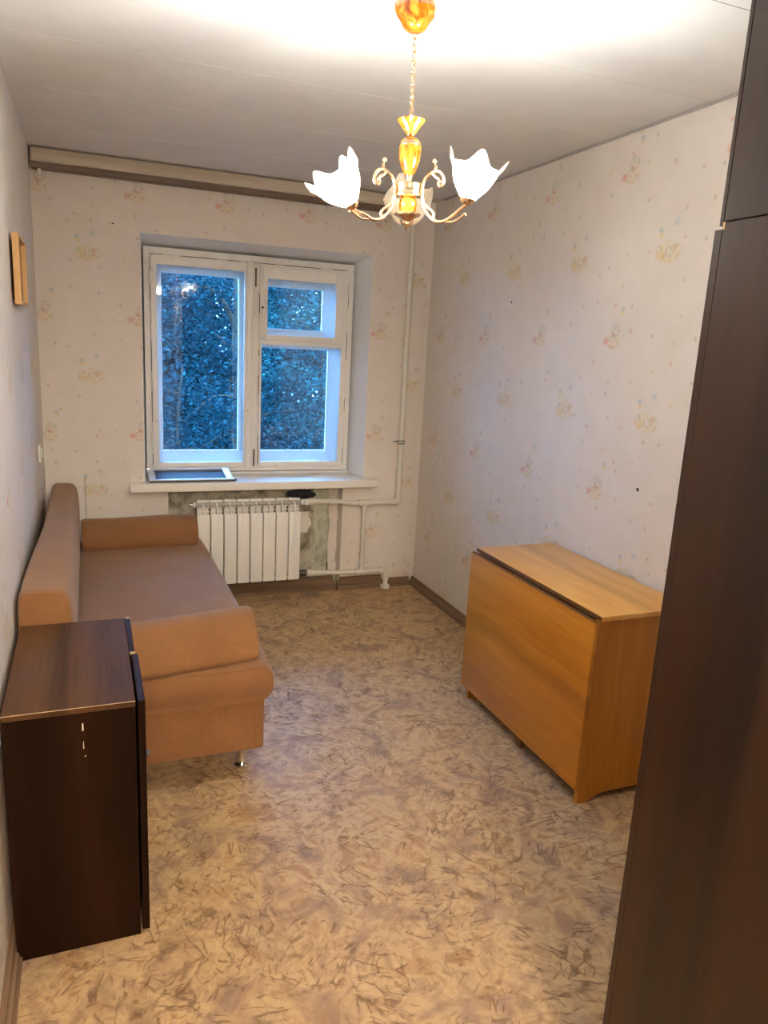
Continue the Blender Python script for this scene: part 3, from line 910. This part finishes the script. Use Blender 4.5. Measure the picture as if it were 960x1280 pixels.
# ------------------------------------------------------------------ curtain rail
cr = thing('curtain_rail', (1.13, D - .09, 2.40), 'long pale wooden curtain rail fixed under ceiling above window', 'curtain rail')
def railpiece(pts, mat, name):
    return obj(name, prism(pts, 'x', .012, 2.105), mat, cr)
y0 = D - .105
railpiece([(y0, 2.428), (y0 - .006, 2.436), (y0 - .004, 2.462), (y0 + .002, 2.484), (y0 + .010, 2.494), (y0 + .02, 2.494), (y0 + .02, 2.428)], M['rail'], 'front_board')
railpiece([(y0 + .020, 2.428), (y0 + .022, 2.402), (y0 + .030, 2.398), (y0 + .090, 2.400), (y0 + .090, 2.428)], M['rail_shaded'], 'track')
for x in (.05, .60, 1.15, 1.70, 2.08):
    obj('bracket', box((x - .012, y0 + .03, 2.428), (x + .012, y0 + .075, H - .0005), .002), M['rail'], cr)
obj('end_clip', box((.040, y0 + .03, 2.372), (.056, y0 + .045, 2.400), .003), M['plastic'], cr)

# ------------------------------------------------------------------ screen frame on the sill
sc = thing('screen_frame', (.81, 4.52, .7605), 'white framed dark mesh vent screen lying on the window sill', 'screen')
def tilt(y, z):      # lies on the sill with its back edge raised against the window
    return (4.425 + y * math.cos(.17) - z * math.sin(.17), .7625 + y * math.sin(.17) + z * math.cos(.17))
def sbar(x0, x1, ya, yb, z0, z1, mat, name):
    pts = [tilt(ya, z0), tilt(yb, z0), tilt(yb, z1), tilt(ya, z1)]
    return obj(name, prism(pts, 'x', x0, x1), mat, sc)
sbar(.555, 1.050, 0, .010, 0, .017, M['alu'], 'front_bar')
sbar(.555, 1.050, -.003, -.0002, 0, .010, M['steel_dark'], 'dark_underside')  # dark strip along the lower front of the bar
sbar(.555, 1.045, .190, .205, 0, .017, M['alu'], 'back_bar')
sbar(.555, .592, .010, .190, 0, .017, M['alu'], 'side_bar')
sbar(1.003, 1.040, .010, .190, 0, .017, M['alu'], 'side_bar')
sbar(.592, 1.003, .010, .190, .003, .006, M['mesh'], 'mesh_panel')
sbar(1.040, 1.062, .002, .016, .002, .012, M['steel_dark'], 'corner_clip')
sbar(.548, .572, .185, .207, .012, .024, M['chrome'], 'corner_clip')

# ------------------------------------------------------------------ things on the walls
pf = thing('wooden_frame', (.002, 3.19, 1.69), 'shallow light wooden box frame hanging on left wall', 'frame')
a0, a1, z0, z1 = 3.02, 3.36, 1.690, 1.932
obj('side_bar', box((.010, a0, z0), (.032, a0 + .012, z1), .001, 1), M['pine'], pf)
obj('side_bar', box((.010, a1 - .012, z0), (.032, a1, z1), .001, 1), M['pine'], pf)
obj('top_bar', box((.010, a0 + .012, z1 - .012), (.032, a1 - .012, z1), .001, 1), M['pine'], pf)
obj('bottom_bar', box((.010, a0 + .012, z0), (.032, a1 - .012, z0 + .012), .001, 1), M['pine'], pf)
obj('backing', box((.012, a0 + .012, z0 + .012), (.016, a1 - .012, z1 - .012)), M['tan'], pf)
obj('hanger', box((.0005, 3.17, z1 - .05), (.010, 3.21, z1 - .02)), M['steel_dark'], pf)

def socket(name, at, lo, hi, label, face, holes):
    t = thing(name, at, label, 'socket')
    obj('plate', box(lo, hi, .004, 2), M['plastic'], t, smooth=True)
    obj('insert', face, M['plastic'], t, smooth=True)
    obj('contact_hole', holes, M['crack'], t)
b = bmesh.new()
for dy in (-.0095, .0095):
    tube([(W - .0165, 4.20 + dy, .948), (W - .0158, 4.20 + dy, .948)], .0028, b, 8)
socket('wall_socket', (W - .005, 4.20, .90), (W - .010, 4.165, .908), (W - .0005, 4.235, .988), 'small white wall socket on right wall near the window corner',
       tube([(W - .0156, 4.20, .948), (W - .010, 4.20, .948)], .024, n=20), b)
b = bmesh.new()
for dy in (-.0095, .0095):
    tube([(.0178, 4.02 + dy, 1.0), (.0184, 4.02 + dy, 1.0)], .0028, b, 8)
socket('wall_socket', (.005, 4.02, .96), (.0005, 3.985, .958), (.012, 4.055, 1.042), 'small white wall socket on left wall above the sofa backrest',
       tube([(.012, 4.02, 1.0), (.0178, 4.02, 1.0)], .024, n=20), b)

# ------------------------------------------------------------------ chandelier
AX = Vector((1.057, 1.975, H))
ch = thing('chandelier', AX, 'three-arm chandelier with amber wooden body, brass scrolls and frosted tulip shades', 'chandelier')
C = (AX.x, AX.y, 0)
def cl_(prof, mat, name, n=28, ripple=None, par=None):
    return obj(name, lathe(prof, C, n, None, ripple), mat, par or ch, smooth=50)
cl_([(.030, 2.499), (.034, 2.497), (.036, 2.482), (.034, 2.478)], M['chrome'], 'ceiling_plate')
cl_([(.040, 2.4775), (.050, 2.474), (.056, 2.464), (.055, 2.452), (.047, 2.440), (.037, 2.428), (.030, 2.416), (.020, 2.409), (.005, 2.407)], M['amber'], 'canopy', 40,
    lambda a, k: .07 * math.cos(6 * a) * max(0, 1 - k / 6))
obj('cord', tube([(AX.x + .004, AX.y, 2.41), (AX.x + .003, AX.y + .003, 2.30), (AX.x, AX.y, 2.195)], .0022, n=8), M['gold'], ch, smooth=True)
L = 14
for i in range(L):                                   # chain links, alternately turned
    zc = 2.2005 + .0153 * i
    th = math.radians(35 + 90 * (i % 2))
    pts = []
    for j in range(14):
        a = 2 * math.pi * j / 14
        s = .0056 * math.cos(a)
        pts.append((AX.x + s * math.cos(th), AX.y + s * math.sin(th), zc + .0100 * math.sin(a)))
    obj('chain_link', tube(pts, .0016, n=6, closed=True), M['brass'], ch, smooth=True)
cl_([(.010, 2.162), (.016, 2.170), (.026, 2.184), (.034, 2.196), (.036, 2.199), (.028, 2.197), (.006, 2.190)], M['amber'], 'flared_cup', 48, lambda a, k: .05 * math.cos(16 * a) * min(1, k / 2) * (1 if k < 5 else .3))
cl_([(.012, 2.150), (.015, 2.152), (.009, 2.157), (.013, 2.162), (.008, 2.165)], M['gold'], 'neck_ring')
cl_([(.009, 2.060), (.014, 2.066), (.021, 2.080), (.027, 2.100), (.0295, 2.118), (.0295, 2.132), (.029, 2.134)], M['amber'], 'bulb_body')
cl_([(.0295, 2.134), (.0305, 2.135), (.0305, 2.138), (.029, 2.139)], M['gold'], 'body_ring')
cl_([(.0285, 2.139), (.026, 2.146), (.019, 2.153), (.008, 2.157)], M['amber'], 'body_cap')
cl_([(.020, 2.042), (.010, 2.046), (.008, 2.052), (.011, 2.058), (.012, 2.061)], M['gold'], 'lower_neck')
cl_([(.030, 2.006), (.038, 2.008), (.039, 2.012), (.037, 2.016), (.037, 2.032), (.039, 2.036), (.038, 2.040), (.020, 2.043)], M['gold'], 'drum')
cl_([(.021, 1.970), (.024, 1.976), (.025, 1.988), (.023, 2.000), (.017, 2.006)], M['amber'], 'lower_body')
cl_([(.004, 1.944), (.016, 1.950), (.026, 1.957), (.036, 1.961), (.037, 1.965), (.030, 1.968), (.020, 1.970)], M['brass'], 'bottom_plate')
cl_([(.002, 1.936), (.005, 1.939), (.005, 1.943), (.003, 1.946)], M['gold'], 'finial')
away = math.atan2(AX.y - CAM.y, AX.x - CAM.x)
def tulip(base, axis, mat_bulb, lean_seed, arm, roll):
    """frosted tulip glass with five uneven flared points, opening along axis"""
    ax = Vector(axis).normalized()
    e1 = ax.orthogonal().normalized()
    e1 = Matrix.Rotation(roll, 3, ax) @ e1
    e2 = ax.cross(e1)
    n, rows = 60, 14
    rings = []
    rnd = random.Random(lean_seed)
    amp = [rnd.uniform(.8, 1.15) for _ in range(4)]
    flare = [rnd.uniform(.75, 1.25) for _ in range(4)]
    for r in range(rows + 1):
        u = r / rows
        ring_ = []
        for i in range(n):
            a = 2 * math.pi * i / n
            k = int(a / (math.pi / 2)) % 4
            ph = math.cos(4 * (a - math.pi / 4))             # +1 at the four points
            tip = ((ph + 1) / 2) ** 3.0
            h = .010 + u * (.076 + .034 * tip * amp[k])
            rad = .021 + .036 * math.sin(min(1, u * 1.5) * math.pi / 2) - .003 * math.sin(u * math.pi)
            rad += (u ** 4) * (.004 + .020 * tip * flare[k] + .010 * (1 - tip)) 
            ring_.append(Vector(base) + ax * h + (e1 * math.cos(a) + e2 * math.sin(a)) * rad)
        rings.append(ring_)
    bot = [Vector(base) + ax * .006 + (e1 * math.cos(2 * math.pi * i / n) + e2 * math.sin(2 * math.pi * i / n)) * .006 for i in range(n)]
    b = loft([bot] + rings, None, False)
    sh = obj('tulip_shade', b, M['shade'], ch, smooth=80)
    b = bmesh.new()
    tube([Vector(base) - ax * .006, Vector(base) + ax * .002, Vector(base) + ax * .010], [.010, .018, .020], b, 18)
    obj('shade_cup', b, M['brass'], arm, smooth=True)
    b = bmesh.new()
    prof = [(.010, .010), (.013, .018), (.014, .026), (.020, .036), (.0245, .048), (.0235, .060), (.016, .070), (.006, .0745)]
    loft([[Vector(base) + ax * z + (e1 * math.cos(2 * math.pi * i / 20) + e2 * math.sin(2 * math.pi * i / 20)) * q for i in range(20)] for q, z in prof], b)
    obj('light_bulb', b, mat_bulb, ch, smooth=True)
for q, (da, lean, lit, roll) in enumerate(((2 * math.pi / 3, 40, True, .3), (-2 * math.pi / 3, 14, True, 1.2), (0, 38, False, .8))):
    th = away + da
    d = Vector((math.cos(th), math.sin(th), 0))
    def R(r, z, side=0.0):
        return AX * 0 + Vector((AX.x, AX.y, 0)) + d * r + Vector((-d.y, d.x, 0)) * side + Vector((0, 0, z))
    reach = .165 if q != 1 else .175
    zb = 1.966 if q != 1 else 1.984
    main = smooth_path([R(.060, 2.058), R(.050, 2.050), R(.042, 2.030), R(.043, 2.005), R(.054, 1.972), R(.078, 1.946), R(.105, 1.940), R(.132, 1.950), R(reach - .012, zb - .012), R(reach, zb - .004)], 5)
    arm = obj('arm', tube(main, [.0045] * (len(main) - 6) + [.004] * 6, n=10), M['brass'], ch, smooth=True)
    b = bmesh.new()
    tube(smooth_path([R(.060, 2.058), R(.074, 2.066), R(.092, 2.064), R(.104, 2.050), R(.104, 2.034), R(.095, 2.028), R(.090, 2.036), R(.094, 2.044)], 5), .0042, b, 8)
    tube(smooth_path([R(.076, 2.064), R(.080, 2.078), R(.077, 2.090), R(.074, 2.088)], 5), .0036, b, 8)
    tube(smooth_path([R(.070, 2.062), R(.082, 2.052), R(.092, 2.046)], 4), .0036, b, 8)
    bmesh.ops.create_uvsphere(b, u_segments=10, v_segments=8, radius=.0062, matrix=Matrix.Translation(R(.076, 2.091)))
    bmesh.ops.create_uvsphere(b, u_segments=10, v_segments=8, radius=.0058, matrix=Matrix.Translation(R(.093, 2.040)))
    obj('scroll', b, M['brass'], arm, smooth=True)
    b = bmesh.new()
    tube(smooth_path([R(.046, 1.992), R(.062, 1.978), R(.078, 1.966), R(.082, 1.952), R(.072, 1.946)], 5), .0035, b, 8)
    tube(smooth_path([R(.110, 1.941), R(.138, 1.938), R(.160, 1.948), R(.172, 1.956), R(.176, 1.950)], 5), .0032, b, 8)
    obj('tendril', b, M['brass'], arm, smooth=True)
    la = math.radians(lean)
    axis = d * math.sin(la) + Vector((0, 0, 1)) * math.cos(la)
    tulip(R(reach, zb), axis, M['bulb'] if lit else M['bulb_off'], 11 + q, arm, roll)
view = Vector((math.cos(away), math.sin(away), 0))
ch.rotation_mode = 'QUATERNION'
ch.rotation_quaternion = Matrix.Rotation(math.radians(-.9), 3, view).to_quaternion()

# ------------------------------------------------------------------ garden outside the window
GZ = -1.4
struct('bounce_strip_outside', box((-14, OUT + .06, GZ), (24, 6.6, GZ + .03)), plain('pale_bounce', (.42, .41, .38), .9, var=.15, scale=4))  # unseen pale strip, added to bounce sky light up through the window
g = struct('ground_outside', box((-14, OUT + .05, GZ - .1), (24, 40, GZ)), M['soil'])
def leaf_mesh(points, size, rnd):
    vs, fs = [], []
    for p in points:
        s = size * rnd.uniform(.6, 1.3)
        a = Vector((rnd.gauss(0, 1), rnd.gauss(0, 1), rnd.gauss(-.35, .5)))
        a.normalize()
        b = a.cross(Vector((rnd.gauss(0, .6), rnd.gauss(0, .6), 1))).normalized() * s * .34
        i = len(vs)
        t = a.cross(b).normalized() * s * .10
        vs += [p, p + a * s * .45 + b + t, p + a * s, p + a * s * .45 - b + t]
        fs += [(i, i + 1, i + 2), (i, i + 2, i + 3)]
    return vs, fs
def tree(x, y, h, r, zc, nl, size, mat, label, seed, trunk_r=.10, name='garden_tree'):
    rnd = random.Random(seed)
    base = Vector((x, y, GZ))
    t = thing(name, base, label, 'tree' if name == 'garden_tree' else 'shrub', 'trees and shrubs outside the window')
    lean = Vector((rnd.uniform(-.06, .06), rnd.uniform(-.05, .05), 0)) * r
    path = [base + lean * (k / 5) ** 1.5 * 2 + Vector((rnd.uniform(-.05, .05), rnd.uniform(-.05, .05), h * k / 5)) for k in range(6)]
    obj('trunk', tube(smooth_path(path, 3), [trunk_r * (1 - .75 * k / 15) for k in range(16)], n=9), M['bark'], t, smooth=True)
    tips = []
    nb = 9
    for k in range(nb):
        f = .25 + .75 * k / nb
        p = path[0].lerp(path[-1], f)
        a = rnd.uniform(0, 6.283)
        ln = r * rnd.uniform(.55, .85)
        q = p + Vector((math.cos(a) * ln, math.sin(a) * ln, rnd.uniform(-.05, .55) * ln))
        mid = (p + q) / 2 + Vector((0, 0, rnd.uniform(-.1, .2)))
        obj('branch', tube(smooth_path([p, mid, q], 3), [trunk_r * .34 * (1 - .8 * j / 6) for j in range(7)], n=6), M['bark'], t, smooth=True)
        tips += [mid, q, (mid + q) / 2]
    cl = []
    for k in range(60):
        while True:
            v = Vector((rnd.uniform(-1, 1), rnd.uniform(-1, 1), rnd.uniform(-1, 1)))
            if .3 < v.length < 1:
                break
        cl.append(Vector((x + lean.x, y + lean.y, GZ + zc)) + Vector((v.x * r * .85, v.y * r * .85, v.z * (h - zc))))
    cl += tips
    pts = []
    for k in range(nl):
        c = rnd.choice(cl)
        s = r * .16
        pts.append(c + Vector((rnd.gauss(0, s), rnd.gauss(0, s), rnd.gauss(0, s * .55))))
    vs, fs = leaf_mesh([p for p in pts if p.z > GZ + .1 and abs(p.x - x) < r and abs(p.y - y) < r], size, rnd)
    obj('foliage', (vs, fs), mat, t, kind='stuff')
T = [  # x, y, height, crown radius, crown centre height, leaves, leaf size, material, label, seed, trunk
    (-.75, 8.4, 4.1, 1.25, 2.3, 7500, .06, 'leaf_a', 'dark green tree near the house, left of the window view', 2, .08),
    (1.85, 8.4, 4.1, 1.25, 2.3, 12000, .06, 'leaf_b', 'dark-trunked leafy tree close outside, seen through left pane', 1, .11),
    (4.45, 8.4, 4.1, 1.25, 2.3, 7500, .06, 'leaf_b', 'mid green tree near the house, right of the window view', 3, .08),
    (.4, 11.5, 4.6, 1.6, 2.6, 9000, .085, 'leaf_a', 'dark green tree in second row, behind the left pane edge', 6, .10),
    (3.7, 11.5, 4.6, 1.6, 2.6, 11000, .085, 'leaf_c', 'pale green tree in second row, seen through right panes', 4, .09),
    (7.0, 11.5, 4.6, 1.6, 2.6, 6000, .085, 'leaf_b', 'mid green tree in second row, right of the window view', 5, .10),
    (-1.6, 15.4, 5.2, 2.05, 2.8, 7000, .14, 'leaf_a', 'dark green tree in third row, left of the window view', 9, .12),
    (2.6, 15.4, 5.2, 2.05, 2.8, 9000, .14, 'leaf_b', 'mid green tree in third row, straight behind the mullion', 7, .12),
    (6.8, 15.4, 5.2, 2.05, 2.8, 8000, .14, 'leaf_c', 'pale green tree in third row, behind the right panes', 8, .12),
    (-1.9, 20.5, 5.9, 2.6, 3.0, 7000, .20, 'leaf_a', 'large dark tree in the back row, left of the view', 10, .15),
    (3.4, 20.5, 5.9, 2.6, 3.0, 12000, .20, 'leaf_a', 'large dark tree in the back row behind both panes', 11, .15),
    (8.7, 20.5, 5.9, 2.6, 3.0, 10000, .20, 'leaf_b', 'large mid green tree in the back row, right of the view', 12, .15),
    (1.4, 27.6, 6.8, 3.3, 3.3, 10000, .28, 'leaf_a', 'tall dark tree at the far end behind the left pane', 13, .18),
    (8.1, 27.6, 6.8, 3.3, 3.3, 10000, .28, 'leaf_a', 'tall dark tree at the far end behind the right panes', 14, .18),
]
for x, y, h, r, zc, nl, sz, mt, lb, sd, tr in T:
    tree(x, y, h, r, zc, nl, sz, M[mt], lb, sd, tr)
tree(1.02, 6.45, 2.75, .62, 2.35, 1700, .055, M['leaf_b'], 'leafy shrub growing close outside the left window pane', 21, .03, 'garden_shrub')
tree(2.55, 6.45, 2.5, .62, 1.7, 2200, .05, M['leaf_a'], 'dark small-leaved shrub close outside the right window pane', 22, .025, 'garden_shrub')
